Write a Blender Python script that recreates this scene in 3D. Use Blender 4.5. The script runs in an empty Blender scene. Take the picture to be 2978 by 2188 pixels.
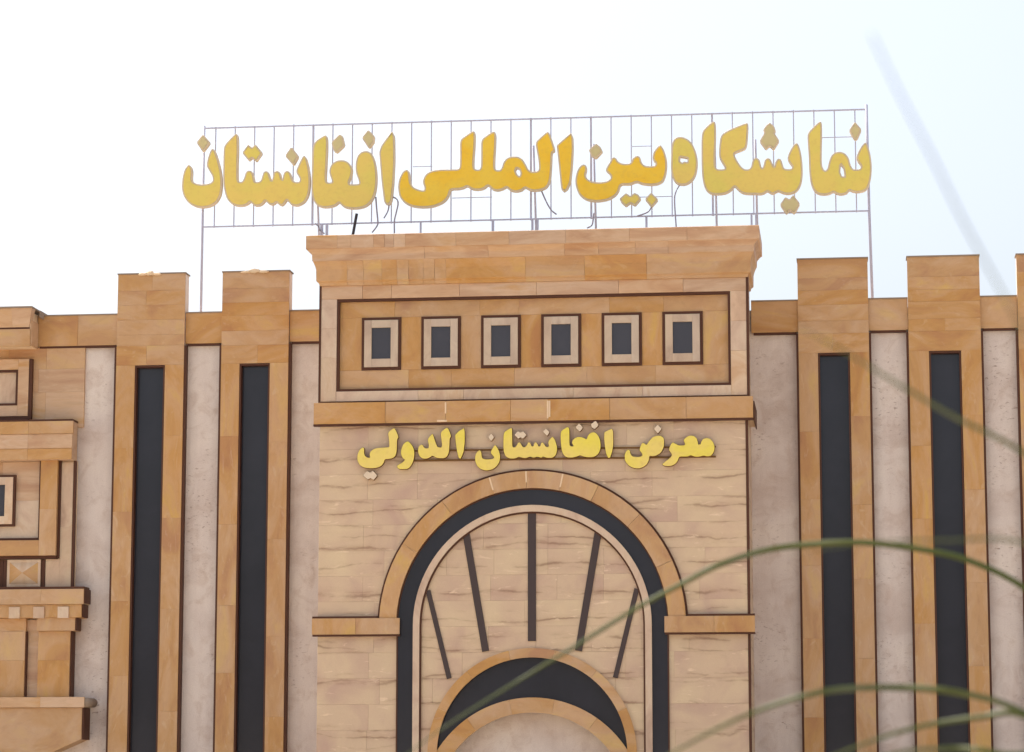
import bpy, math, random
from mathutils import Vector, Matrix
random.seed(7)
S = bpy.context.scene
COL = S.collection

# ------------------------------------------------------------------ camera, world, sun, exposure
CAM = Vector((6.705, -60.606, 1.7))
FPX, PW, PH = 8000.0, 2978.0, 2188.0
RIGHT = Vector((0.992693, 0.120663, 0.000669)); UP = Vector((0.017358, -0.148282, 0.988793)); FWD = Vector((-0.119410, 0.981556, 0.149293))
cd = bpy.data.cameras.new('camera'); cam = bpy.data.objects.new('camera', cd); COL.objects.link(cam)
m = Matrix((RIGHT, UP, -FWD)).transposed().to_4x4(); m.translation = CAM; cam.matrix_world = m
cd.sensor_fit = 'HORIZONTAL'; cd.sensor_width = 36; cd.lens = FPX / PW * 36
cd.clip_start = 0.05; cd.clip_end = 3000
cd.dof.use_dof = True; cd.dof.focus_distance = 61.0; cd.dof.aperture_fstop = 11.0
S.camera = cam

SUN_EL, SUN_AZ = math.radians(60), math.radians(298)      # azimuth clockwise from +Y
w = bpy.data.worlds.new('World'); S.world = w; w.use_nodes = True
nt = w.node_tree; bg = nt.nodes['Background']
sky = nt.nodes.new('ShaderNodeTexSky'); sky.sky_type = 'NISHITA'; sky.sun_disc = False
sky.sun_elevation = SUN_EL; sky.sun_rotation = SUN_AZ
sky.air_density = 1.0; sky.dust_density = 6.0; sky.ozone_density = 1.0
hs = nt.nodes.new('ShaderNodeHueSaturation'); hs.inputs['Saturation'].default_value = 0.62
nt.links.new(sky.outputs[0], hs.inputs['Color']); nt.links.new(hs.outputs[0], bg.inputs[0])
bg.inputs[1].default_value = 0.10
sd = bpy.data.lights.new('sun', 'SUN'); sun = bpy.data.objects.new('sun', sd); COL.objects.link(sun)
sd.energy = 1.5; sd.angle = math.radians(12); sd.color = (1, 0.95, 0.88)
sv = Vector((math.sin(SUN_AZ) * math.cos(SUN_EL), math.cos(SUN_AZ) * math.cos(SUN_EL), math.sin(SUN_EL)))
sun.rotation_euler = sv.to_track_quat('Z', 'Y').to_euler(); sun.location = (0, -30, 60)
S.view_settings.view_transform = 'Standard'; S.view_settings.look = 'None'
S.view_settings.exposure = 1.47; S.view_settings.gamma = 1.0; S.view_settings.use_curve_mapping = False

# ------------------------------------------------------------------ helpers
def at(px, py, Y):
    d = RIGHT * ((px - PW / 2) / FPX) - UP * ((py - PH / 2) / FPX) + FWD
    return CAM + d * ((Y - CAM.y) / d.y)
def near(px, py, dist):
    d = RIGHT * ((px - PW / 2) / FPX) - UP * ((py - PH / 2) / FPX) + FWD
    return CAM + d.normalized() * dist
def lin(r, g, b, k=1.0):
    f = lambda v: ((v / 255 + 0.055) / 1.055) ** 2.4 if v > 10 else v / 255 / 12.92
    return (f(r) * k, f(g) * k, f(b) * k, 1)

def mesh(name, verts, faces, mat, parent=None, smooth=False):
    me = bpy.data.meshes.new(name); me.from_pydata([tuple(v) for v in verts], [], faces); me.update()
    me.materials.append(mat)
    if smooth:
        for p in me.polygons: p.use_smooth = True
    o = bpy.data.objects.new(name, me); COL.objects.link(o); o.parent = parent
    return o
def boxes(name, lst, mat, parent=None):
    V, F = [], []
    for (x0, x1, y0, y1, z0, z1) in lst:
        b = len(V)
        V += [(x0, y0, z0), (x1, y0, z0), (x1, y1, z0), (x0, y1, z0), (x0, y0, z1), (x1, y0, z1), (x1, y1, z1), (x0, y1, z1)]
        F += [tuple(b + i for i in f) for f in ((3, 2, 1, 0), (4, 5, 6, 7), (0, 1, 5, 4), (1, 2, 6, 5), (2, 3, 7, 6), (3, 0, 4, 7))]
    return mesh(name, V, F, mat, parent)
def poly_slab(name, pts, yf, yb, mat, parent, ch=0.008):
    """prism of an x-z outline (counter-clockwise seen from -Y), with a small chamfer round its front face"""
    n = len(pts); cx = sum(p[0] for p in pts) / n; cz = sum(p[1] for p in pts) / n
    V = [(x, yb, z) for x, z in pts] + [(x, yf + ch, z) for x, z in pts]
    ins = []
    for i in range(n):
        a, b, c = pts[i - 1], pts[i], pts[(i + 1) % n]
        e1 = Vector((b[0] - a[0], b[1] - a[1])); e2 = Vector((c[0] - b[0], c[1] - b[1]))
        if e1.length < 1e-6 or e2.length < 1e-6: ins.append(b); continue
        e1.normalize(); e2.normalize()
        n1 = Vector((-e1.y, e1.x)); n2 = Vector((-e2.y, e2.x)); nn = n1 + n2
        nn = nn / max(0.5, nn.length_squared / 2)
        ins.append((b[0] + nn.x * ch, b[1] + nn.y * ch))
    V += [(x, yf, z) for x, z in ins]
    F = [tuple(range(n - 1, -1, -1)), tuple(range(2 * n, 3 * n))]
    for i in range(n):
        j = (i + 1) % n
        F += [(i, j, n + j, n + i), (n + i, n + j, 2 * n + j, 2 * n + i)]
    return mesh(name, V, F, mat, parent)
def slab(name, x0, x1, z0, z1, yf, yb, mat, parent, ch=0.003, jit=0.002):
    yf += random.uniform(-jit, jit)
    return poly_slab(name, [(x0, z0), (x1, z0), (x1, z1), (x0, z1)], yf, yb, mat, parent, ch)
def arc(cx, zc, R, a0, a1, n):
    return [(cx + R * math.cos(a0 + (a1 - a0) * i / n), zc + R * math.sin(a0 + (a1 - a0) * i / n)) for i in range(n + 1)]
def ring(name, zc, r0, r1, a0, a1, yf, yb, mat, parent, n=24, legs=None, cx=0.0):
    """arched band between two radii; legs = z down to which it runs on as two straight jambs"""
    o = arc(cx, zc, r1, a0, a1, n); i = arc(cx, zc, r0, a0, a1, n)
    if legs is not None:
        o = [(cx + r1, legs)] + o + [(cx - r1, legs)]; i = [(cx + r0, legs)] + i + [(cx - r0, legs)]
    k = len(o); V = [(x, yf, z) for x, z in o] + [(x, yf, z) for x, z in i] + [(x, yb, z) for x, z in o] + [(x, yb, z) for x, z in i]
    F = []
    for j in range(k - 1):
        F += [(j, j + 1, k + j + 1, k + j), (2 * k + j, 3 * k + j, 3 * k + j + 1, 2 * k + j + 1), (j, 2 * k + j, 2 * k + j + 1, j + 1), (k + j, k + j + 1, 3 * k + j + 1, 3 * k + j)]
    F += [(0, k, 3 * k, 2 * k), (k - 1, 3 * k - 1, 4 * k - 1, 2 * k - 1)]
    return mesh(name, V, F, mat, parent)
def tube(name, pts, r, mat, parent=None, n=6):
    V, F = [], []; pts = [Vector(p) for p in pts]
    for i, p in enumerate(pts):
        t = (pts[min(i + 1, len(pts) - 1)] - pts[max(i - 1, 0)]).normalized()
        a = t.orthogonal() if abs(t.z) < 0.9 else t.cross(Vector((0, 1, 0)))
        a.normalize(); b = t.cross(a)
        V += [p + (a * math.cos(6.2832 * k / n) + b * math.sin(6.2832 * k / n)) * r for k in range(n)]
    for i in range(len(pts) - 1):
        for k in range(n): F.append((i * n + k, i * n + (k + 1) % n, (i + 1) * n + (k + 1) % n, (i + 1) * n + k))
    F += [tuple(range(n - 1, -1, -1)), tuple(range(len(V) - n, len(V)))]
    return mesh(name, V, F, mat, parent, True)
def catmull(P, k=6):
    out = []
    for i in range(len(P) - 1):
        p0, p1, p2, p3 = P[max(i - 1, 0)], P[i], P[i + 1], P[min(i + 2, len(P) - 1)]
        for j in range(k):
            t = j / k
            out.append(0.5 * ((2 * p1) + (p2 - p0) * t + (2 * p0 - 5 * p1 + 4 * p2 - p3) * t * t + (3 * p1 - p0 - 3 * p2 + p3) * t ** 3))
    return out + [P[-1]]
def empty(name, loc):
    o = bpy.data.objects.new(name, None); COL.objects.link(o); o.location = loc; return o
def tag(o, label, cat, group=None, kind=None):
    if label: o['label'] = label
    if cat: o['category'] = cat
    if group: o['group'] = group
    if kind: o['kind'] = kind
    return o

# ------------------------------------------------------------------ materials
class NT:
    def __init__(s, name):
        s.m = bpy.data.materials.new(name); s.m.use_nodes = True; s.t = s.m.node_tree; s.b = s.t.nodes['Principled BSDF']
    def n(s, typ, **k):
        nd = s.t.nodes.new(typ)
        for a, v in k.items(): setattr(nd, a, v)
        return nd
    def l(s, a, b): s.t.links.new(a, b)
    def math(s, op, a, b=None, clamp=False):
        nd = s.n('ShaderNodeMath', operation=op, use_clamp=clamp)
        for i, v in enumerate((a, b)):
            if v is None: continue
            if isinstance(v, (int, float)): nd.inputs[i].default_value = v
            else: s.l(v, nd.inputs[i])
        return nd.outputs[0]
    def coords(s, scale, rand=37.0):
        tc = s.n('ShaderNodeTexCoord'); oi = s.n('ShaderNodeObjectInfo'); s.rand = oi.outputs['Random']
        mu = s.n('ShaderNodeVectorMath', operation='MULTIPLY'); mu.inputs[1].default_value = scale; s.l(tc.outputs['Object'], mu.inputs[0])
        ad = s.n('ShaderNodeVectorMath', operation='ADD'); s.l(mu.outputs[0], ad.inputs[0]); s.l(s.math('MULTIPLY', s.rand, rand), ad.inputs[1])
        return ad.outputs[0]
    def noise(s, vec, scale, detail=5, rough=0.55, dist=0.0):
        nd = s.n('ShaderNodeTexNoise'); nd.inputs['Scale'].default_value = scale; nd.inputs['Detail'].default_value = detail
        nd.inputs['Roughness'].default_value = rough; nd.inputs['Distortion'].default_value = dist; s.l(vec, nd.inputs['Vector']); return nd.outputs['Fac']
    def ramp(s, fac, stops, mode='LINEAR'):
        nd = s.n('ShaderNodeValToRGB'); cr = nd.color_ramp; cr.interpolation = mode
        while len(cr.elements) < len(stops): cr.elements.new(0.5)
        for e, (p, c) in zip(cr.elements, stops): e.position = p; e.color = c
        s.l(fac, nd.inputs[0]); return nd.outputs[0]
    def mix(s, fac, a, b, mode='MIX'):
        nd = s.n('ShaderNodeMix', data_type='RGBA', blend_type=mode)
        for i, v in ((0, fac), (6, a), (7, b)):
            if isinstance(v, (int, float, tuple)): nd.inputs[i].default_value = v
            else: s.l(v, nd.inputs[i])
        return nd.outputs[2]
    def bump(s, h, strength, dist=0.01):
        nd = s.n('ShaderNodeBump'); nd.inputs['Strength'].default_value = strength; nd.inputs['Distance'].default_value = dist
        s.l(h, nd.inputs['Height']); s.l(nd.outputs[0], s.b.inputs['Normal'])
    def done(s, col, rough=0.6, metal=0.0, spec=0.3):
        if isinstance(col, tuple): s.b.inputs['Base Color'].default_value = col
        else: s.l(col, s.b.inputs['Base Color'])
        s.b.inputs['Roughness'].default_value = rough; s.b.inputs['Metallic'].default_value = metal; s.b.inputs['Specular IOR Level'].default_value = spec
        return s.m

def cut_stone(name, cols, scale, big=1.0, vary=0.06, dark=0.12, pale=0.18, rough=0.55):
    """sawn and honed marble-like cladding stone: clouded colour, drifting grain, a few pale streaks, its tone differing slab by slab"""
    t = NT(name); v = t.coords(scale)
    a = t.noise(v, 0.55 * big, 4, 0.55, 1.6)
    c = t.ramp(a, [(0.30, cols[0]), (0.45, cols[1]), (0.57, cols[2]), (0.72, cols[3])])
    g = t.noise(v, 2.2 * big, 6, 0.65, 2.5)
    c = t.mix(t.ramp(g, [(0.50, (0, 0, 0, 1)), (0.72, (dark,) * 3 + (1,))]), c, (0.16, 0.075, 0.035, 1))
    p = t.noise(v, 1.3 * big, 3, 0.6, 3.5)
    c = t.mix(t.ramp(p, [(0.60, (0, 0, 0, 1)), (0.70, (pale,) * 3 + (1,))]), c, (0.62, 0.46, 0.31, 1))
    f = t.noise(v, 30, 4, 0.7)
    k = t.math('ADD', t.math('MULTIPLY', t.rand, vary), 1.0 - vary / 2 - 0.06)
    k = t.math('ADD', k, t.math('MULTIPLY', f, 0.12))
    hsv = t.n('ShaderNodeHueSaturation'); t.l(c, hsv.inputs['Color']); t.l(k, hsv.inputs['Value'])
    t.l(t.math('ADD', t.math('MULTIPLY', t.math('FRACT', t.math('MULTIPLY', t.rand, 17.3)), 0.16), 0.90), hsv.inputs['Saturation'])
    t.bump(f, 0.25, 0.006)
    return t.done(hsv.outputs[0], rough)

OCH = [lin(176, 128, 86), lin(189, 145, 92), lin(194, 154, 112), lin(200, 162, 98)]
M = {}
M['ochre'] = cut_stone('ochre_stone', OCH, (0.9, 1, 1.5))
M['ochre_v'] = cut_stone('ochre_stone_upright', OCH, (1.7, 1, 0.8))
M['pier'] = cut_stone('pier_stone', OCH, (0.8, 1, 1.6), big=1.2, vary=0.04, pale=0.22)
M['pier_v'] = cut_stone('pier_stone_upright', OCH, (1.9, 1, 0.65), big=1.2, vary=0.04, pale=0.3)
M['ochre_pink'] = cut_stone('pinkish_stone', [lin(180, 138, 104), lin(194, 156, 120), lin(202, 168, 134), lin(194, 150, 98)], (0.6, 1, 2.6), vary=0.09, pale=0.35)
M['surround'] = cut_stone('grey_beige_surround', [lin(176, 154, 134), lin(190, 168, 146), lin(198, 178, 154), lin(184, 158, 138)], (2, 1, 1.2), vary=0.06, dark=0.06)
M['pale_pink'] = cut_stone('pale_pink_stone', [lin(186, 156, 132), lin(202, 174, 148), lin(208, 184, 156), lin(196, 162, 130)], (2, 1, 1.2), vary=0.12, dark=0.1)

def cream():
    t = NT('cream_veined_stone'); v = t.coords((1, 1, 1)); w0 = t.n('ShaderNodeTexCoord').outputs['Object']
    a = t.noise(v, 0.9, 4, 0.5, 0.8)
    c = t.ramp(a, [(0.3, lin(191, 161, 140)), (0.5, lin(204, 178, 149)), (0.7, lin(211, 188, 154))])
    def stretched(k, off, src=None):
        q = t.n('ShaderNodeVectorMath', operation='MULTIPLY_ADD'); t.l(src or w0, q.inputs[0]); q.inputs[1].default_value = k; q.inputs[2].default_value = off; return q.outputs[0]
    sep = t.n('ShaderNodeSeparateXYZ'); t.l(w0, sep.inputs[0])
    # sedimentary veins: near-horizontal wavy lines at uneven spacing, swelling and dying out along their length
    for per, wd, st, lo, of in ((0.60, 0.050, 0.58, 0.49, 0.0), (0.97, 0.036, 0.50, 0.51, 11.0), (0.47, 0.030, 0.26, 0.57, 23.0)):
        big = t.noise(stretched((0.35, 1, 0.9), (of, of, of)), 1.0, 2, 0.5)
        mid = t.noise(stretched((1.6, 1, 1.2), (of, 3, of)), 1.0, 3, 0.55)
        fine = t.noise(stretched((9, 1, 5), (of, 5, of)), 1.0, 3, 0.6)
        z = t.math('ADD', t.math('ADD', sep.outputs['Z'], t.math('MULTIPLY', big, 0.55)), t.math('ADD', t.math('MULTIPLY', mid, 0.16), t.math('MULTIPLY', fine, 0.035)))
        ph = t.math('FRACT', t.math('DIVIDE', z, per)); d = t.math('ABSOLUTE', t.math('SUBTRACT', ph, 0.5))
        g = t.noise(stretched((0.9, 1, 2.2), (of * 3, 9, of)), 1.0, 4, 0.6)
        gate = t.ramp(g, [(lo - 0.06, (0, 0, 0, 1)), (lo + 0.10, (1, 1, 1, 1))])
        wv = t.math('ADD', t.math('MULTIPLY', g, wd * 1.6), 0.004)
        line = t.math('SUBTRACT', 1.0, t.math('DIVIDE', d, wv), True)
        soft = t.math('SUBTRACT', 1.0, t.math('DIVIDE', d, wd * 4.5), True)
        c = t.mix(t.math('MULTIPLY', t.math('MULTIPLY', soft, 0.22), gate), c, lin(150, 112, 84))
        c = t.mix(t.math('MULTIPLY', t.math('MULTIPLY', line, st), gate), c, lin(112, 78, 56))
    pn = t.noise(stretched((1.2, 1, 6.0), (7, 7, 7), v), 1.5, 5, 0.65, 0.6)
    c = t.mix(t.ramp(pn, [(0.61, (0, 0, 0, 1)), (0.70, (0.55, 0.55, 0.55, 1))]), c, lin(236, 212, 180))
    f = t.noise(v, 28, 5, 0.7)
    k = t.math('ADD', t.math('ADD', t.math('MULTIPLY', t.rand, 0.025), 0.94), t.math('MULTIPLY', f, 0.12))
    hsv = t.n('ShaderNodeHueSaturation'); t.l(c, hsv.inputs['Color']); t.l(k, hsv.inputs['Value'])
    t.bump(f, 0.35, 0.008)
    return t.done(hsv.outputs[0], 0.65)
M['cream'] = cream()

def stucco():
    t = NT('beige_travertine_render'); v = t.coords((1, 1, 1), 0)
    a = t.noise(v, 0.8, 5, 0.55, 0.6)
    c = t.ramp(a, [(0.3, lin(200, 182, 170)), (0.5, lin(220, 206, 195)), (0.7, lin(228, 215, 202))])
    vs = t.n('ShaderNodeVectorMath', operation='MULTIPLY'); t.l(v, vs.inputs[0]); vs.inputs[1].default_value = (1, 1, 2.2)
    p = t.noise(vs.outputs[0], 9, 4, 0.6, 0.8); gate = t.noise(v, 0.55, 3, 0.5)
    pit = t.math('MULTIPLY', t.ramp(p, [(0.60, (0, 0, 0, 1)), (0.68, (1, 1, 1, 1))]), t.ramp(gate, [(0.48, (0.05,) * 3 + (1,)), (0.62, (0.75,) * 3 + (1,))]))
    c = t.mix(pit, c, lin(140, 110, 94))
    c = t.mix(t.ramp(t.noise(v, 2.3, 5, 0.6, 1.0), [(0.5, (0, 0, 0, 1)), (0.72, (0.5,) * 3 + (1,))]), c, lin(182, 154, 134))
    st = t.n('ShaderNodeVectorMath', operation='MULTIPLY'); t.l(v, st.inputs[0]); st.inputs[1].default_value = (3.5, 1, 0.35)
    c = t.mix(t.ramp(t.noise(st.outputs[0], 1.2, 4, 0.6), [(0.45, (0, 0, 0, 1)), (0.75, (0.18,) * 3 + (1,))]), c, lin(170, 142, 130))
    f = t.noise(v, 40, 5, 0.7)
    c = t.mix(0.16, c, t.ramp(f, [(0.3, lin(120, 100, 90)), (0.7, lin(240, 225, 210))]))
    t.bump(t.math('SUBTRACT', f, t.math('MULTIPLY', pit, 2.0)), 0.5, 0.012)
    return t.done(c, 0.85, spec=0.2)
M['stucco'] = stucco()

def plain(name, col, rough, metal=0.0, spec=0.4, sc=8, amt=0.25, bump=0.15):
    t = NT(name); v = t.coords((1, 1, 1)); a = t.noise(v, sc, 5, 0.6, 0.5)
    c = t.mix(t.math('MULTIPLY', a, amt), col, tuple(x * 0.35 for x in col[:3]) + (1,)); t.bump(a, bump, 0.005)
    return t.done(c, rough, metal, spec)
M['brown'] = plain('dark_brown_edging', lin(84, 46, 24), 0.6, sc=3, amt=0.35)
M['glass'] = plain('dark_tinted_glass', (0.036, 0.036, 0.047, 1), 0.15, spec=0.5, sc=0.7, amt=0.8, bump=0.01)
M['pane'] = plain('grey_window_glass', (0.060, 0.058, 0.070, 1), 0.18, spec=0.5, sc=1.5, amt=0.4, bump=0.02)
M['coping'] = plain('grey_weathered_coping', lin(150, 132, 114), 0.8)
M['mortar'] = plain('pale_mortar', lin(232, 205, 170), 0.85)
M['raw'] = plain('unfinished_pale_side', lin(226, 210, 196), 0.85)
M['steel'] = plain('glare_lightened_steel', lin(190, 188, 204), 0.45, 0.0)  # sky glare on the thin sign bars is put into this pale lavender
M['cable'] = plain('dark_cable', lin(158, 150, 162), 0.6)
M['dark'] = plain('dark_rod_steel', lin(60, 52, 56), 0.6)
M['ground'] = plain('dusty_concrete', lin(190, 176, 158), 0.9, sc=0.4)
M['roof'] = plain('roof_screed', lin(150, 140, 128), 0.9)
def acrylic(name, c0, c1):
    t = NT(name); v = t.coords((0.8, 1, 1.0)); a = t.noise(v, 1.3, 3, 0.5, 0.4)
    c = t.ramp(a, [(0.36, c0), (0.62, c1)]); f = t.noise(v, 12, 4, 0.6)
    c = t.mix(t.ramp(f, [(0.5, (0, 0, 0, 1)), (0.8, (0.25,) * 3 + (1,))]), c, lin(190, 150, 90))
    return t.done(c, 0.35, spec=0.4)
M['yellow'] = acrylic('faded_yellow_acrylic', lin(224, 206, 100), lin(230, 202, 104))  # yellow and amber brightened: backlit glow of the roof letters put into the colour
M['amber'] = acrylic('amber_acrylic', lin(242, 194, 44), lin(240, 202, 66))
M['lemon'] = acrylic('lemon_acrylic', lin(232, 214, 84), lin(232, 208, 112))
M['dot'] = plain('pale_beige_acrylic', lin(226, 206, 178), 0.5)
M['dotbig'] = plain('dull_khaki_acrylic', lin(212, 198, 144), 0.45)
M['letter_side'] = plain('tan_letter_edge', lin(216, 198, 166), 0.5)
M['letter_dark'] = plain('brown_letter_return', lin(120, 84, 40), 0.6)
def leafmat():
    t = NT('grass_blade'); v = t.coords((1, 1, 1)); a = t.noise(v, 6, 4, 0.6)
    c = t.ramp(a, [(0.3, (0.044, 0.062, 0.010, 1)), (0.7, (0.086, 0.094, 0.018, 1))])
    t.b.inputs['Transmission Weight'].default_value = 0.0
    return t.done(c, 0.5)
M['leaf'] = leafmat()

# ------------------------------------------------------------------ ground
g = boxes('ground', [(-600, 600, -600, 600, -0.5, 0.0)], M['ground']); tag(g, 'pale dusty paved forecourt below the building', 'ground', kind='structure')

# ------------------------------------------------------------------ the building
B = empty('exhibition_hall', (0, 0, 0))
tag(B, 'ochre stone clad exhibition hall with projecting arched entrance portal and slit windowed piers', 'building')
XL, XR = -18.0, 14.0
boxes('wall', [(XL, XR, 0.0, 0.6, 0, 12.3)], M['stucco'], B)
boxes('roof', [(XL, XR, 0.6, 14, 11.6, 12.0)], M['roof'], B)
BZ0, BZ1 = 11.78, 12.51                                   # parapet band
PIERS = [(-9.73, -8.155), (-7.29, -5.74), (5.74, 7.29), (8.155, 9.73), (10.54, 12.09)]
PT, SLIT_T, PY = 13.42, 11.285, -0.20

# parapet band between the piers, one part per bay with its slabs
bays = [(-11.62, -9.73), (-8.155, -7.29), (-5.74, -4.70), (4.70, 5.74), (7.29, 8.155), (9.73, 10.54), (12.09, XR)]
for x0, x1 in bays:
    b = boxes('parapet_band', [(x0 + 0.002, x1 - 0.002, -0.07, 0.25, BZ0 + 0.01, BZ1 - 0.03)], M['mortar'], B)
    n = max(1, round((x1 - x0) / 1.0))
    for k in range(n):
        xa, xb = x0 + (x1 - x0) * k / n, x0 + (x1 - x0) * (k + 1) / n
        slab('slab', xa + 0.002, xb - 0.002, BZ0, BZ1 - 0.03, -0.10, -0.065, M['ochre'], b)
    boxes('coping', [(x0 + 0.002, x1 - 0.002, -0.115, 0.27, BZ1 - 0.03, BZ1)], M['coping'], b)
    boxes('edge_strip', [(x0 + 0.05, x1 - 0.05, -0.085, 0.0, BZ0 - 0.05, BZ0 - 0.001)], M['brown'], b)

def pier(x0, x1):
    c = (x0 + x1) / 2; s0, s1 = c - 0.35, c + 0.35
    p = boxes('pier', [(x0 + 0.01, x1 - 0.01, PY + 0.03, 0.2, SLIT_T, PT - 0.03), (x0 + 0.01, s0 - 0.003, PY + 0.03, 0.001, 0, SLIT_T), (s1 + 0.003, x1 - 0.01, PY + 0.03, 0.001, 0, SLIT_T)], M['raw'], B)
    # head courses
    hs_ = [SLIT_T, 11.74, 12.02, 12.36, 12.68, 12.98, PT - 0.03]
    for k in range(len(hs_) - 1):
        za, zb = hs_[k] + (random.uniform(-.04, .04) if 0 < k else 0), hs_[k + 1]
        hs_[k] = za
    for k in range(len(hs_) - 1):
        if random.random() < 0.35:
            xm = x0 + (x1 - x0) * random.uniform(0.4, 0.6); cuts = [x0, xm, x1]
        else: cuts = [x0, x1]
        for a, b in zip(cuts, cuts[1:]): slab('slab', a + 0.001, b - 0.001, hs_[k] + 0.001, hs_[k + 1] - 0.001, PY, PY + 0.034, M['pier'], p, 0.0015, 0.0008)
    for a, b in ((x0, s0), (s1, x1)):
        z = SLIT_T
        while z > 0.05:
            h = random.uniform(1.4, 2.3); zb = max(0, z - h)
            if zb < 0.5: zb = 0.0
            slab('slab', a + 0.001, b - 0.001, zb + 0.001, z - 0.001, PY, PY + 0.034, M['pier_v'], p, 0.0015, 0.0008); z = zb
    boxes('coping', [(x0 - 0.015, x1 + 0.015, PY - 0.015, 0.215, PT - 0.03, PT)], M['coping'], p)
    boxes('window_glass', [(s0 + 0.002, s1 - 0.002, -0.035, -0.005, 0, SLIT_T - 0.004)], M['glass'], p)
    boxes('edge_strip', [(x0 - 0.048, x0 - 0.001, PY + 0.02, 0.0, 0, BZ0 - 0.055)], M['brown'], p)
    boxes('edge_strip', [(x1 + 0.001, x1 + 0.048, PY + 0.02, 0.0, 0, BZ0 - 0.055)], M['brown'], p)
    boxes('slit_edge', [(s0 + 0.001, s0 + 0.04, PY + 0.012, -0.036, 0, SLIT_T - 0.05), (s1 - 0.04, s1 - 0.001, PY + 0.012, -0.036, 0, SLIT_T - 0.05), (s0 + 0.001, s1 - 0.001, PY + 0.012, -0.036, SLIT_T - 0.049, SLIT_T - 0.006)], M['brown'], p)
    return p
P_ = [pier(*p) for p in PIERS]
# dabs of pale mortar left on the two left piers' copings
def blob(name, cx, cy, cz, rx, ry, rz, mat, parent, seed):
    rnd = random.Random(seed); V, F = [], []; n, mm = 10, 5
    for i in range(mm + 1):
        th = math.pi * i / mm
        for j in range(n):
            ph = 6.2832 * j / n; k = 1 + rnd.uniform(-.3, .3)
            V.append((cx + rx * k * math.sin(th) * math.cos(ph), cy + ry * k * math.sin(th) * math.sin(ph), cz + rz * k * math.cos(th)))
    for i in range(mm):
        for j in range(n): F.append((i * n + j, (i + 1) * n + j, (i + 1) * n + (j + 1) % n, i * n + (j + 1) % n))
    return mesh(name, V, F, mat, parent, True)
for pi_, px, dx in ((0, 437, 0.22), (1, 742, 0.26)):
    q = at(px, 790, PY)
    for k in range(3): blob('mortar_dab', q.x + (k - 1) * dx * 0.8, PY - 0.02, PT - 0.035 + 0.02 * (k == 1), dx * 0.5, 0.03, 0.03 + 0.02 * (k == 1), M['mortar'], P_[pi_], k + pi_ * 9)

# ------------------------------------------------------------------ entrance portal
QY, QW = -1.91, 4.665
LZ, LR = 2.49, 2.14                                        # lunette centre height, clear radius
ZST0, ZST1 = 9.62, 10.085
# core with the arched recess cut out of it
hole = [(LR, 0.0)] + arc(0, LZ, LR, 0, math.pi, 24) + [(-LR, 0.0)]
V, F = [], []
W_, T_ = QW - 0.01, 10.0
n = len(hole)
outer = []
for i, (x, z) in enumerate(hole):                          # matching points on the outer rectangle
    if i == 0: outer.append((W_, 0))
    elif i == n - 1: outer.append((-W_, 0))
    else:
        a = math.pi * (i - 1) / (n - 3); t = min(W_ / max(abs(math.cos(a)), 1e-6), (T_ - LZ) / max(math.sin(a), 1e-6)); outer.append((t * math.cos(a), LZ + t * math.sin(a)))
for Y in (QY + 0.03, -1.35):
    V += [(x, Y, z) for x, z in outer] + [(x, Y, z) for x, z in hole]
o2 = 2 * n
for i in range(n - 1):
    F += [(i, i + 1, n + i + 1, n + i), (o2 + i, o2 + n + i, o2 + n + i + 1, o2 + i + 1), (n + i, n + i + 1, o2 + n + i + 1, o2 + n + i)]
portal = mesh('portal_wall', V, F, M['mortar'], B)
b = boxes('portal_body', [(-W_, W_, -1.349, -0.001, 0, 10.0), (-W_, W_, -1.685, -0.001, 10.001, 13.3), (-4.6, 4.6, 0.001, 1.3, 11, 13.3)], M['stucco'], B)
for s in (-1, 1):                                          # side cladding
    xs = sorted((s * (W_ + 0.001), s * QW))
    for z0 in [k * 0.55 for k in range(24)]:
        boxes('slab', [(xs[0], xs[1], QY + 0.035, -0.002, z0 + 0.002, min(z0 + 0.548, 13.2))], M['cream'], b)

# lower portal: courses of veined stone cut round the arched recess
CH = 0.552; row = 0; z1 = ZST0 - 0.002
def slab_cut(x0, x1, z0, z1, mat, par):
    # right-hand edge of a left slab (or left-hand edge of a right slab) follows the recess
    zs = [z0 + (z1 - z0) * i / 8 for i in range(9)]
    c = lambda z: LR if z <= LZ else (math.sqrt(max(0, LR * LR - (z - LZ) ** 2)))
    if max(c(z) for z in zs) < 1e-6 or x0 >= max(c(z) for z in zs) or x1 <= -max(c(z) for z in zs):
        slab('slab', x0, x1, z0, z1, QY, QY + 0.032, mat, par, 0.002, 0.001); return
    if x1 <= 0.01: e = [(max(x0, min(x1, -c(z))), z) for z in zs]; fix = x0
    else: e = [(min(x1, max(x0, c(z))), z) for z in zs]; fix = x1
    if max(abs(p[0] - fix) for p in e) < 0.03: return
    e = [p for p in e if abs(p[0] - fix) > 0.004]
    pts = ([(x0, e[0][1])] + e + [(x0, e[-1][1])]) if x1 <= 0.01 else ([(x1, e[-1][1])] + e[::-1] + [(x1, e[0][1])])
    poly_slab('slab', pts, QY, QY + 0.032, mat, par, 0.004)
while z1 > 0.05:
    z0 = max(0.0, z1 - CH)
    near_hole = z0 < LZ + LR
    xs = [-QW]
    while xs[-1] < QW - 0.9: xs.append(xs[-1] + random.uniform(0.95, 1.45))
    xs[-1] = QW
    if near_hole:
        xs = [x for x in xs if abs(x) > 0.5] + [0.0]; xs.sort()
    for a, b_ in zip(xs, xs[1:]): slab_cut(a + 0.001, b_ - 0.001, z0 + 0.001, z1 - 0.001, M['cream'], portal)
    z1 = z0
boxes('edge_strip', [(QW - 0.055, QW + 0.004, QY - 0.012, QY + 0.03, 5.395, ZST0 - 0.01)], M['brown'], portal)
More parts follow.
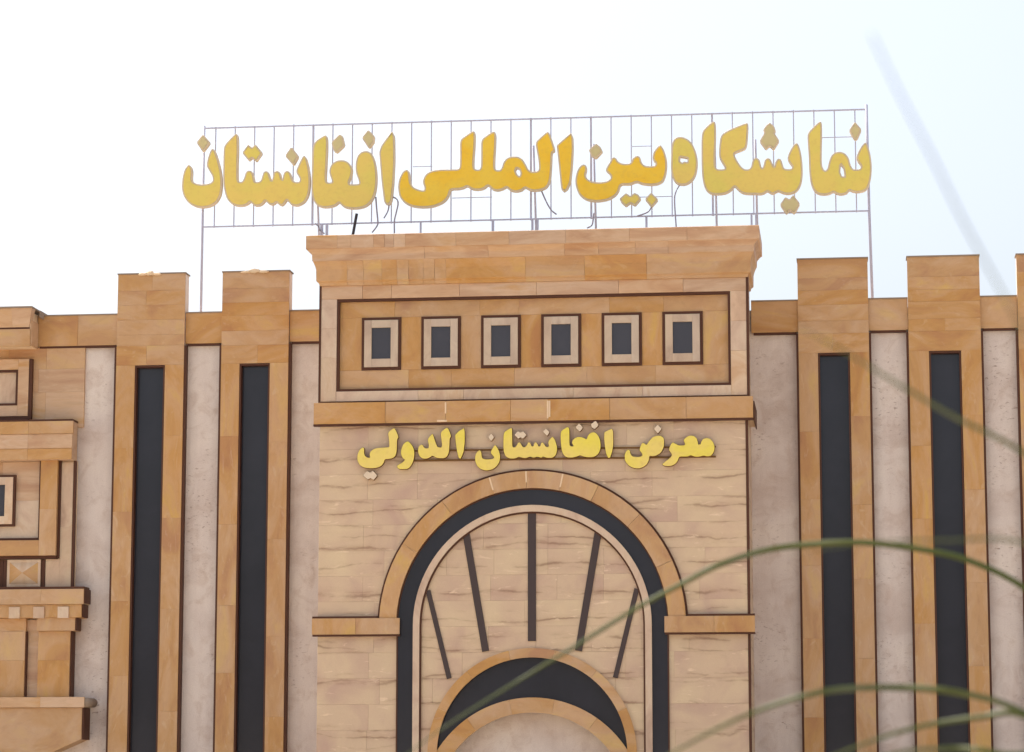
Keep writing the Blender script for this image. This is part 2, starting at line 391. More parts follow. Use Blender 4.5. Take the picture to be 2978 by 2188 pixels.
boxes('edge_strip', [(QW - 0.055, QW + 0.004, QY - 0.012, QY + 0.03, 0.0, 5.02)], M['brown'], portal)

# string course
st = boxes('string_course', [(-4.77, 4.77, -2.01, QY + 0.04, ZST0 + 0.02, ZST1 - 0.02), (4.66, 4.77, QY + 0.04, -0.3, ZST0 + 0.02, ZST1 - 0.02), (-4.77, -4.66, QY + 0.04, -0.3, ZST0 + 0.02, ZST1 - 0.02)], M['mortar'], B)
xs = [-4.785, -3.2, -1.87, -0.45, 0.36, 1.7, 3.35, 4.785]
for a, c in zip(xs, xs[1:]): slab('slab', a + 0.003, c - 0.003, ZST0, ZST1, -2.04, -2.0, M['ochre'], st)
boxes('edge_strip', [(-4.79, 4.79, -2.03, -1.90, ZST0 - 0.045, ZST0 - 0.002)], M['brown'], st)
boxes('end_strip', [(4.787, 4.81, -2.0, -0.4, ZST0 - 0.045, ZST1 - 0.1)], M['brown'], st)
for x, dx in ((-1.87, 0.16), (0.36, 0.02), (0.40, -0.05)):
    slab('joint_filler', x - 0.02, x + 0.015, ZST0 + 0.03 + abs(dx), ZST1 - 0.03, -2.046, -2.03, M['mortar'], st)
slab('joint_filler', -2.06, -1.84, ZST0 + 0.01, ZST0 + 0.05, -2.046, -2.03, M['mortar'], st)

# upper block: frame, recessed panel, six little windows
PX, PZ0, PZ1 = 4.315, 10.35, 12.405
fr = boxes('panel_frame', [(-QW, -PX, QY + 0.03, -1.70, 10.13, 12.7), (PX, QW, QY + 0.03, -1.70, 10.13, 12.7), (-PX, PX, QY + 0.03, -1.70, 10.13, PZ0), (-PX, PX, QY + 0.03, -1.70, PZ1, 12.7)], M['mortar'], B)
def row_slabs(xs, z0, z1, yf, mat, par):
    for a, c in zip(xs, xs[1:]): slab('slab', a + 0.002, c - 0.002, z0, z1, yf, yf + 0.034, mat, par, 0.005)
row_slabs([-QW, -3.75, -3.1, -1.6, 0.1, 1.9, 3.3, QW], PZ1, 12.70, QY, M['ochre_pink'], fr)
row_slabs([-PX, -2.5, -1.5, 0.9, 2.4, PX], 10.13, PZ0, QY, M['pale_pink'], fr)
for s in (-1, 1):
    x0, x1 = sorted((s * PX, s * QW))
    for za, zb in ((10.13, 11.1), (11.1, 11.75), (11.75, PZ1)): slab('slab', x0 + 0.001, x1 - 0.001, za + 0.001, zb - 0.001, QY, QY + 0.034, M['pale_pink'], fr, 0.005)
t_ = 0.055
boxes('edge_strip', [(-PX, PX, QY + 0.02, -1.78, PZ1 - t_, PZ1 - 0.001), (-PX, PX, QY + 0.02, -1.78, PZ0 + 0.001, PZ0 + t_), (-PX + 0.001, -PX + t_, QY + 0.02, -1.78, PZ0 + t_ + 0.001, PZ1 - t_ - 0.001), (PX - t_, PX - 0.001, QY + 0.02, -1.78, PZ0 + t_ + 0.001, PZ1 - t_ - 0.001)], M['brown'], fr)
boxes('edge_strip', [(-QW - 0.045, -QW + 0.002, QY - 0.01, -1.75, 10.09, 12.72), (QW - 0.01, QW + 0.045, QY - 0.01, -1.75, 10.09, 12.72), (-QW + 0.003, QW - 0.012, QY - 0.012, QY + 0.03, 10.087, 10.128)], M['brown'], fr)
pn = boxes('recessed_panel', [(-PX, PX, -1.775, -1.69, PZ0, PZ1)], M['mortar'], B)
WC = [-3.335 + 1.322 * k for k in range(6)]; WZ0, WZ1, WH = 10.855, 11.962, 0.407
cuts = [-PX + t_] + [(WC[k] + WC[k + 1]) / 2 + random.uniform(-.12, .12) for k in range(5)] + [PX - t_]
for za, zb in ((PZ0 + t_, WZ0 - 0.03), (WZ1 + 0.03, PZ1 - t_)):
    cc = [cuts[0]] + [c + random.uniform(-.35, .35) for c in cuts[1:-1]] + [cuts[-1]]
    for a, c in zip(cc, cc[1:]): slab('slab', a + 0.001, c - 0.001, za + 0.001, zb - 0.001, -1.80, -1.77, M['ochre'], pn, 0.003, 0.001)
e = [-PX + t_] + sum([[c - WH - 0.03, c + WH + 0.03] for c in WC], []) + [PX - t_]
for a, c in zip(e[::2], e[1::2]): slab('slab', a + 0.001, c - 0.001, WZ0 - 0.029, WZ1 + 0.029, -1.80, -1.77, M['ochre_v'], pn, 0.003, 0.001)
for c in WC:
    f0, f1, h0, h1 = c - WH, c + WH, WZ0, WZ1
    wdw = boxes('window', [(f0, f1, -1.79, -1.77, h0, h1)], M['glass'], B)
    k = 0.045
    boxes('edge_strip', [(f0 - 0.028, f1 + 0.028, -1.83, -1.775, h1 - 0.032, h1 + 0.028), (f0 - 0.028, f1 + 0.028, -1.83, -1.775, h0 - 0.028, h0 + 0.032), (f0 - 0.028, f0 + 0.032, -1.83, -1.775, h0 + 0.033, h1 - 0.033), (f1 - 0.032, f1 + 0.028, -1.83, -1.775, h0 + 0.033, h1 - 0.033)], M['brown'], wdw)
    g0, g1, gz0, gz1 = c - 0.213, c + 0.213, 11.07, 11.763
    for bx in ((f0 + .033, g0, h0 + .033, h1 - .033), (g1, f1 - .033, h0 + .033, h1 - .033), (g0, g1, gz1, h1 - .033), (g0, g1, h0 + .033, gz0)):
        slab('frame', bx[0], bx[1], bx[2], bx[3], -1.86, -1.785, M['surround'], wdw, 0.004, 0.001)
    boxes('pane', [(g0 - .01, g1 + .01, -1.815, -1.80, gz0 - .01, gz1 + .01)], M['pane'], wdw)

# cornice: three tiers of slabs running round front and sides
def tier(name, prof, cutx, mat, back=-0.15):
    """prof: (outward, z) from bottom outer to top outer"""
    zlo, zhi = min(z for _, z in prof), max(z for _, z in prof)
    ring_ = [(-0.04, zlo)] + prof + [(-0.04, zhi)]; n = len(ring_)
    t = boxes(name, [(-QW + 0.02, QW - 0.02, QY + 0.02, back, zlo + 0.004, zhi - 0.004)], M['mortar'], B)
    def prism(ptsA, ptsB):
        V = ptsA + ptsB; F = [tuple(range(n - 1, -1, -1)), tuple(range(n, 2 * n))] + [(i, (i + 1) % n, n + (i + 1) % n, n + i) for i in range(n)]
        mesh('slab', V, F, mat, t)
    N = len(cutx)
    for k in range(N - 1):
        j = random.uniform(-.004, .004)
        A = [((-QW - o) if k == 0 else cutx[k] + 0.002, QY - o - j, z) for o, z in ring_]
        Bp = [((QW + o) if k == N - 2 else cutx[k + 1] - 0.002, QY - o - j, z) for o, z in ring_]
        prism(A, Bp)
    for s in (-1, 1):
        ys = [None, -1.2, -0.6, back]
        for a, c in zip(ys, ys[1:]):
            A = [(s * (QW + o), (QY - o + 0.004) if a is None else a + 0.002, z) for o, z in ring_]
            Bp = [(s * (QW + o), c - 0.002, z) for o, z in ring_]
            prism(*((A, Bp) if s > 0 else (Bp, A)))
    return t
def cx_(lst, y, Y): return [at(p, y, Y).x for p in lst]
tier('cornice', [(0.28, 13.475), (0.30, 13.485), (0.30, 13.775), (0.285, 13.785)], [-5] + cx_([981, 1021, 1086, 1119, 1145, 1178, 1326, 1480, 1645, 1830, 1998], 690, -2.2) + [5], M['ochre_pink'])
tier('cornice', [(0.16, 13.225), (0.18, 13.24), (0.185, 13.37), (0.215, 13.42), (0.27, 13.475)], [-5] + cx_([1235, 1420, 1641, 1740, 1849, 1943], 730, -2.1) + [5], M['ochre_pink'])
tier('cornice', [(0.035, 12.70), (0.05, 12.76), (0.10, 12.80), (0.105, 13.05), (0.125, 13.13), (0.165, 13.225)], [-5] + cx_([1010, 1057, 1111, 1155, 1188, 1231, 1264, 1297, 1529, 1700, 1881], 790, -2.0) + [5], M['ochre'])
boxes('portal_roof', [(-4.93, 4.93, -2.18, -0.2, 13.70, 13.79), (-4.6, 4.6, -0.19, 1.3, 13.31, 13.70)], M['roof'], B)

# archway: archivolt, dark glass band, pale rim, fan of bars
AZ = 5.23; a0 = math.asin((5.39 - AZ) / 3.3)
av = ring('archivolt', AZ, 2.945, 3.29, a0, math.pi - a0, -1.985, QY + 0.001, M['mortar'], B, 48)
ang = [a0] + [math.radians(d) for d in (24, 45, 64, 78, 92, 106, 126, 148)] + [math.pi - a0]
for p, q in zip(ang, ang[1:]):
    nn = max(4, int((q - p) * 14))
    vo = ring('voussoir', AZ, 2.935, 3.305, p + 0.0012, q - 0.0012, -2.02 + random.uniform(-.003, .003), -1.984, M['ochre_v'], av, nn)
ring('edge_strip', AZ, 3.307, 3.35, a0, math.pi - a0, -1.965, QY + 0.001, M['brown'], av, 48)
for d in (78, 92, 106):
    p = math.radians(d); ring('joint_filler', AZ, 2.98 + 0.12 * random.random(), 3.30, p - 0.004, p + 0.006, -2.026, -2.0, M['mortar'], av, 2)
gb = ring('glass_band', AZ, 2.57, 2.934, 0, math.pi, QY - 0.022, QY - 0.006, M['glass'], B, 48, legs=0.0)
ring('edge_strip', AZ, 2.905, 2.934, 0, math.pi, QY - 0.035, QY - 0.023, M['brown'], gb, 48, legs=0.0)
rim = ring('rim', AZ, 2.43, 2.572, 0, math.pi, QY - 0.075, QY - 0.004, M['pale_pink'], B, 48, legs=0.0)
ring('edge_strip', AZ, 2.392, 2.428, 0, math.pi, QY - 0.05, QY - 0.004, M['brown'], rim, 48, legs=0.0)
def bar(xa, za, xb, zb, wd):
    d = Vector((xb - xa, zb - za)).normalized(); nx, nz = -d.y * wd / 2, d.x * wd / 2
    poly_slab('fan_bar', [(xa + nx, za + nz), (xa - nx, za - nz), (xb - nx, zb - nz), (xb + nx, zb + nz)][::-1] if (d.x * 0 + d.y) > 0 else [(xa - nx, za - nz), (xa + nx, za + nz), (xb + nx, zb + nz), (xb - nx, zb - nz)][::-1], QY - 0.03, QY + 0.01, M['barbrown'], B, 0.004)
M['barbrown'] = plain('dark_bronze_bar', lin(70, 56, 54), 0.45, 0.0, sc=2, amt=0.3)
bar(0.0, 7.63, 0.0, 4.88, 0.175)
for s in (-1, 1):
    bar(s * 1.43, 7.20, s * 1.0, 4.667, 0.15); bar(s * 2.255, 5.98, s * 1.785, 4.09, 0.105)

# impost ledges
for s in (-1, 1):
    x0, x1 = sorted((s * 2.85, s * 4.765))
    ld = boxes('impost_ledge', [(x0 + 0.015, x1 - 0.015, -2.03, QY + 0.001, 5.05, 5.37)], M['mortar'], B)
    mid = x0 + (x1 - x0) * (0.55 if s > 0 else 0.5)
    slab('slab', x0, mid - 0.002, 5.04, 5.385, -2.06, -2.025, M['ochre_v'], ld); slab('slab', mid + 0.002, x1, 5.04, 5.385, -2.06, -2.025, M['ochre_v'], ld)
    xa, xb = sorted((s * 3.34, s * 4.765)); boxes('edge_strip', [(xa, xb, -2.04, QY, 5.387, 5.43)], M['brown'], ld)
    boxes('edge_strip', [(x0 + 0.01, x1, -2.045, QY, 5.0, 5.038)], M['brown'], ld)

# lunette inside the arch
lr = ring('lunette_ring', LZ, 2.05, 2.235, 0, math.pi, QY - 0.055, QY + 0.02, M['mortar'], B, 40, legs=0.0)
for k in range(7):
    p, q = math.pi * k / 7, math.pi * (k + 1) / 7
    ring('voussoir', LZ, 2.04, 2.24, p + 0.0012, q - 0.0012, QY - 0.075, QY - 0.054, M['ochre'], lr, 7)
RZ, RO, RI = 1.26, 2.42, 2.10
def cres():
    up = arc(0, LZ, 2.05, 0.02, math.pi - 0.02, 40); V = []; F = []
    for Y in (QY + 0.06, QY + 0.08):
        for x, z in up:
            V += [(x, Y, z), (x, Y, min(z - 0.001, RZ + math.sqrt(max(0, 2.3 ** 2 - x * x))))]
    k = 2 * len(up)
    for i in range(len(up) - 1): F += [(2 * i, 2 * i + 2, 2 * i + 3, 2 * i + 1), (k + 2 * i, k + 2 * i + 1, k + 2 * i + 3, k + 2 * i + 2)]
    return mesh('lunette_glass', V, F, M['glass'], B)
cres()
ae = math.acos(2.06 / RO)
r2 = ring('inner_arch', RZ, RI + 0.02, RO - 0.02, ae, math.pi - ae, QY - 0.01, QY + 0.30, M['mortar'], B, 30)
for k in range(5):
    p, q = ae + (math.pi - 2 * ae) * k / 5, ae + (math.pi - 2 * ae) * (k + 1) / 5
    ring('voussoir', RZ, RI, RO, p + 0.001, q - 0.001, QY - 0.035, QY - 0.009, M['ochre'], r2, 7)
for s in (-1, 1):
    x0, x1 = sorted((s * 1.78, s * 2.06)); boxes('inner_jamb', [(x0, x1, QY - 0.03, QY + 0.3, 0, 2.40)], M['ochre_v'], B)
boxes('recess_wall', [(-2.2, 2.2, -1.45, -1.36, 0, 4.7)], M['stucco'], B)
dr = boxes('door', [(-1.2, 1.2, -1.52, -1.451, 0, 2.3)], M['barbrown'], B)

# ------------------------------------------------------------------ ornate left wing bay
AXL = -13.2
def mir(x): return 2 * AXL - x
def wide(name, xr, z0, z1, yf, yb, mat, parent, cutn=None, ch=0.003):
    """a course from xr to its mirror image about the bay's axis, laid in slabs"""
    xl = mir(xr); n = cutn or max(2, round((xr - xl) / 0.95)); c = [xl + (xr - xl) * k / n for k in range(n + 1)]
    for a, b in zip(c, c[1:]): slab('slab', a + 0.001, b - 0.001, z0, z1, yf, yb, mat, parent, ch)
upw = boxes('bay_wall', [(mir(-10.50), -10.50, -0.05, 0.001, 9.9, 11.76)], M['ochre_pink'], B)
wide('upper', -10.50, 11.25, 11.76, -0.08, -0.045, M['ochre'], upw); wide('upper', -10.50, 10.72, 11.249, -0.08, -0.045, M['ochre_pink'], upw, 5); wide('upper', -10.50, 9.9, 10.719, -0.08, -0.045, M['ochre_pink'], upw, 6)
# top cornice
tc = boxes('bay_cornice', [(mir(-11.64), -11.64, -0.62, 0.3, 11.72, 12.50)], M['mortar'], B)
wide('slab', -11.63, 11.70, 12.10, -0.65, -0.615, M['ochre'], tc)
xs_ = [mir(-11.66) + (mir(mir(-11.66)) - mir(-11.66)) * k / 8 for k in range(9)]
for k in range(8):
    xa, xb = xs_[k], xs_[k + 1]; e0, e1 = (0.09 if k == 0 else 0), (0.09 if k == 7 else 0)
    V = [(xa + .001, -0.66, 12.14), (xb - .001, -0.66, 12.14), (xb - .001 + e1, -0.78, 12.56), (xa + .001 - e0, -0.78, 12.56), (xa + .001, -0.5, 12.14), (xb - .001, -0.5, 12.14), (xb - .001 + e1, -0.5, 12.56), (xa + .001 - e0, -0.5, 12.56)]
    mesh('slab', V, [(0, 1, 2, 3), (5, 4, 7, 6), (0, 4, 5, 1), (3, 2, 6, 7), (1, 5, 6, 2), (0, 3, 7, 4)], M['ochre_pink'], tc)
boxes('edge_strip', [(mir(-11.65), -11.65, -0.655, -0.5, 12.102, 12.138)], M['brown'], tc)
boxes('coping', [(mir(-11.56), -11.56, -0.80, 0.3, 12.562, 12.60)], M['coping'], tc)
boxes('gutter_end', [(-11.50, -11.475, -0.40, 0.2, 12.40, 12.56)], M['coping'], tc)
boxes('return_slab', [(-11.638, -11.60, -0.60, -0.12, 11.74, 12.30)], M['ochre_pink'], tc)
# framed upper opening
for cx in (AXL,):
    fx = -11.77; ox = -12.02
    uw = boxes('bay_window', [(mir(ox), ox, -0.12, -0.082, 10.41, 11.23)], M['pale_pink'], B)
    for bx in ((mir(fx), mir(ox), 10.16, 11.475), (ox, fx, 10.16, 11.475), (mir(ox), ox, 11.235, 11.475), (mir(ox), ox, 10.16, 10.405)): slab('frame', bx[0] + .001, bx[1] - .001, bx[2], bx[3], -0.22, -0.082, M['ochre_pink'], uw)
    boxes('edge_strip', [(fx + .001, fx + 0.07, -0.2, -0.082, 10.10, 11.48), (mir(fx) - .07, mir(fx) - .001, -0.2, -0.082, 10.10, 11.48), (mir(fx), fx, -0.2, -0.082, 10.08, 10.158)], M['brown'], uw)
    boxes('edge_strip', [(ox - .055, ox - .001, -0.2, -0.121, 10.41, 11.23), (mir(ox) + .001, mir(ox) + .055, -0.2, -0.121, 10.41, 11.23), (mir(ox) + .06, ox - .06, -0.2, -0.121, 11.18, 11.23), (mir(ox) + .06, ox - .06, -0.2, -0.121, 10.41, 10.46)], M['brown'], uw)
# middle cornice
mc = boxes('bay_cornice', [(mir(-10.63), -10.63, -0.50, -0.081, 9.11, 9.99)], M['ochre_pink'], B)
wide('s', -10.60, 9.70, 9.985, -0.56, -0.48, M['ochre'], mc); wide('s', -10.62, 9.37, 9.695, -0.535, -0.48, M['ochre_pink'], mc); wide('s', -10.63, 9.12, 9.365, -0.52, -0.48, M['ochre'], mc)
boxes('edge_strip', [(mir(-10.62), -10.62, -0.54, -0.08, 9.987, 10.03)], M['brown'], mc)
# big frame with a smaller frame in it
bf = boxes('bay_frame', [(mir(-10.60), -10.60, -0.20, -0.082, 6.24, 9.11)], M['mortar'], B)
for s in (0, 1):
    f = (lambda x: x) if s == 0 else mir
    a, c = sorted((f(-11.375), f(-10.985)))
    for za, zb in ((6.955, 8.0), (8.001, 9.119)): slab('slab', a, c, za, zb, -0.40, -0.19, M['ochre_v'], bf)
    a, c = sorted((f(-10.93), f(-10.655)))
    for za, zb in ((6.25, 7.6), (7.601, 9.08)): slab('slab', a, c, za, zb, -0.25, -0.19, M['pale_pink'], bf)
    a, c = sorted((f(-11.25), f(-10.93))); slab('slab', a, c - .001, 6.25, 6.88, -0.25, -0.19, M['pale_pink'], bf)
    for xa, xb, za, zb in ((-10.983, -10.932, 6.90, 9.11), (-10.653, -10.598, 6.24, 9.11), (-11.43, -11.377, 7.30, 9.11)):
        a, c = sorted((f(xa), f(xb))); boxes('edge_strip', [(a, c, -0.30 if xa < -10.7 else -0.262, -0.15, za, zb)], M['brown'], bf)
wide('s', -11.376, 6.955, 7.30, -0.40, -0.19, M['ochre'], bf)
boxes('edge_strip', [(mir(-10.985), -10.985, -0.33, -0.19, 6.885, 6.953)], M['brown'], bf)
boxes('edge_strip', [(mir(-11.44), -11.44, -0.30, -0.19, 7.302, 7.36)], M['brown'], bf)
wide('s', -11.435, 8.22, 9.10, -0.225, -0.19, M['ochre_pink'], bf, 4); wide('s', -11.435, 7.365, 8.219, -0.225, -0.19, M['pale_pink'], bf, 3)
inw = boxes('bay_window', [(mir(-12.2), -12.2, -0.26, -0.2265, 7.85, 8.6)], M['pane'], B)
for bx in ((-12.22, -12.035, 7.68, 8.75), (mir(-12.035), mir(-12.22), 7.68, 8.75), (mir(-12.22), -12.22, 8.58, 8.75), (mir(-12.22), -12.22, 7.68, 7.86)): slab('frame', bx[0], bx[1], bx[2], bx[3], -0.33, -0.227, M['pale_pink'], inw)
boxes('edge_strip', [(-12.033, -11.985, -0.31, -0.2265, 7.63, 8.8), (mir(-11.985), mir(-12.033), -0.31, -0.2265, 7.63, 8.8), (mir(-12.034), -12.034, -0.31, -0.2265, 8.752, 8.8), (mir(-12.034), -12.034, -0.31, -0.2265, 7.63, 7.678)], M['brown'], inw)
# diamond-point blocks
dz0, dz1 = 6.26, 6.87
for k in range(4):
    x1 = -11.35 - k * 0.9733; x0 = x1 - 0.775; c, z = (x0 + x1) / 2, (dz0 + dz1) / 2
    V = [(x0, -0.19, dz0), (x1, -0.19, dz0), (x1, -0.19, dz1), (x0, -0.19, dz1), (x0, -0.30, dz0), (x1, -0.30, dz0), (x1, -0.30, dz1), (x0, -0.30, dz1)]
    i_ = 0.06; V += [(x0 + i_, -0.30, dz0 + i_), (x1 - i_, -0.30, dz0 + i_), (x1 - i_, -0.30, dz1 - i_), (x0 + i_, -0.30, dz1 - i_), (c, -0.42, z)]
    F = [(0, 1, 5, 4), (1, 2, 6, 5), (2, 3, 7, 6), (3, 0, 4, 7), (4, 5, 9, 8), (5, 6, 10, 9), (6, 7, 11, 10), (7, 4, 8, 11), (8, 9, 12), (9, 10, 12), (10, 11, 12), (11, 8, 12)]
    d = mesh('diamond_block', V, F, M['pale_pink'], B); d.data.materials.append(M['ochre'])
    d.data.polygons[9].material_index = 1; d.data.polygons[11].material_index = 1
    boxes('edge_strip', [(x0 - 0.095, x0 - 0.001, -0.27, -0.19, dz0 - 0.02, dz1), (x1 + 0.001, x1 + 0.095, -0.27, -0.19, dz0 - 0.02, dz1)], M['brown'], d)
# ledge, capital, fluted pilasters
le = boxes('bay_ledge', [(mir(-10.28), -10.28, -0.55, 0.001, 5.85, 6.17)], M['mortar'], B)
wide('s', -10.255, 5.84, 6.18, -0.585, -0.545, M['ochre'], le); boxes('edge_strip', [(mir(-10.26), -10.26, -0.56, -0.1, 6.182, 6.235)], M['brown'], le)
boxes('end_strip', [(-10.253, -10.225, -0.55, -0.1, 5.86, 6.18)], M['brown'], le)
cp = boxes('capital', [(mir(-10.33), -10.33, -0.50, 0.001, 5.545, 5.838)], M['ochre'], B)
wide('s', -10.31, 5.548, 5.838, -0.525, -0.499, M['ochre_v'], cp); boxes('end_strip', [(-10.308, -10.275, -0.49, -0.1, 5.55, 5.838)], M['brown'], cp)
boxes('capital_block', [(-11.35, -10.47, -0.47, 0.001, 5.255, 5.544)], M['ochre_v'], cp); boxes('capital_block', [(mir(-10.47), mir(-11.35), -0.47, 0.001, 5.255, 5.544)], M['ochre_v'], cp); boxes('end_strip', [(-10.468, -10.43, -0.45, -0.1, 5.26, 5.543)], M['brown'], cp)
for k in range(9):
    for f in ((lambda x: x), mir):
        xa = -10.85 - k * 0.5625
        if xa > AXL: a, c = sorted((f(xa), f(xa + 0.25))); slab('dentil', a, c, 5.53, 5.785, -0.57, -0.52, M['pale_pink'], cp)
for k in range(6):
    x1 = -10.61 - k * 1.04
    if x1 - 0.74 < mir(-10.4): break
    pl = boxes('pilaster', [(x1 - 0.74, x1, -0.32, 0.001, 3.78, 5.253 if k in (0, 5) else 5.54)], M['ochre_pink'], B)
    for za, zb in ((3.785, 4.6), (4.601, 5.25)): slab('slab', x1 - 0.735, x1 - 0.002, za, zb, -0.34, -0.315, M['ochre_v'], pl)
    boxes('edge_strip', [(x1 + 0.001, x1 + 0.03, -0.30, -0.02, 3.80, 5.25)], M['brown'], pl)
    boxes('groove_panel', [(x1 - 1.04, x1 - 0.742, -0.20, 0.001, 3.79, 5.52)], M['ochre_pink'], pl)
# base slab on a tapering bracket
bl = boxes('bay_ledge', [(mir(-10.20), -10.20, -0.60, 0.001, 3.545, 3.765)], M['mortar'], B)
wide('s', -10.165, 3.54, 3.77, -0.64, -0.595, M['ochre_pink'], bl)
tube('round_nosing', [(-10.14, -0.62, 3.655), (-10.14, -0.02, 3.655)], 0.105, M['coping'], bl, 12)
br = poly_slab('bracket', [(mir(-11.9), 2.1), (-11.9, 2.1), (-10.23, 2.84), (-10.23, 3.538), (mir(-10.23), 3.538), (mir(-10.23), 2.84)], -0.58, 0.001, M['ochre'], B)
boxes('end_strip', [(-10.228, -10.19, -0.56, -0.05, 2.83, 3.537)], M['brown'], br)
boxes('bay_base', [(mir(-12.0), -12.0, -0.5, 0.001, 0, 2.098)], M['ochre_pink'], B)

# ------------------------------------------------------------------ lettering
def chaikin(P, it=2):
    for _ in range(it):
        Q = []
        for i in range(len(P)):
            a, b = P[i], P[(i + 1) % len(P)]
            Q += [(a[0] * .78 + b[0] * .22, a[1] * .78 + b[1] * .22), (a[0] * .22 + b[0] * .78, a[1] * .22 + b[1] * .78)]
        P = Q
    return P
def curve_mesh(loops, extrude, offset=0.0, bevel=0.0):
    cu = bpy.data.curves.new('outline', 'CURVE'); cu.dimensions = '2D'; cu.fill_mode = 'BOTH'; cu.extrude = extrude; cu.offset = offset; cu.bevel_depth = bevel; cu.bevel_resolution = 0
    for L in loops:
        sp = cu.splines.new('POLY'); sp.points.add(len(L) - 1); sp.use_cyclic_u = True
        for p, (x, z) in zip(sp.points, L): p.co = (x, z, 0, 1)
    o = bpy.data.objects.new('outline', cu); COL.objects.link(o)
    dg = bpy.context.evaluated_depsgraph_get(); me = bpy.data.meshes.new_from_object(o.evaluated_get(dg)); bpy.data.objects.remove(o); bpy.data.curves.remove(cu)
    return me
def glyph(name, loops, Y, thick, side, face, parent, inset):
    """a channel letter: a box body with a slightly smaller acrylic face standing proud of it"""
    LL = []
    for L in loops:
        a = sum(L[i][0] * L[(i + 1) % len(L)][1] - L[(i + 1) % len(L)][0] * L[i][1] for i in range(len(L)))
        LL.append(chaikin(L) if len(L) > 14 else [(p[0] * .88 + q[0] * .12, p[1] * .88 + q[1] * .12) for p0, p, q1 in zip(L[-1:] + L[:-1], L, L[1:] + L[:1]) for q in (p0, q1)])
    def put(nm, me, y, mat, par):
        me.name = nm; me.materials.clear(); me.materials.append(mat)
        for v in me.vertices: v.co = Vector((v.co.x, y - v.co.z, v.co.y))
        me.update(); o = bpy.data.objects.new(nm, me); COL.objects.link(o); o.parent = par; return o
    bo = put(name, curve_mesh(LL, thick / 2, -0.004, 0.004), Y - thick / 2, side, parent)
    put('face', curve_mesh(LL, 0.008, -inset), Y - thick - 0.008, face, bo)
    return bo
def reg(pts, ox, oy, sc, Y): return [(lambda q: (q.x, q.z))(at(ox + x / sc, oy + y / sc, Y)) for x, y in pts]
BIG = 2249 / 750
R1, R2, R3 = (500, 300), (1130, 300), (1850, 300)
SIGN_Y = 0.42
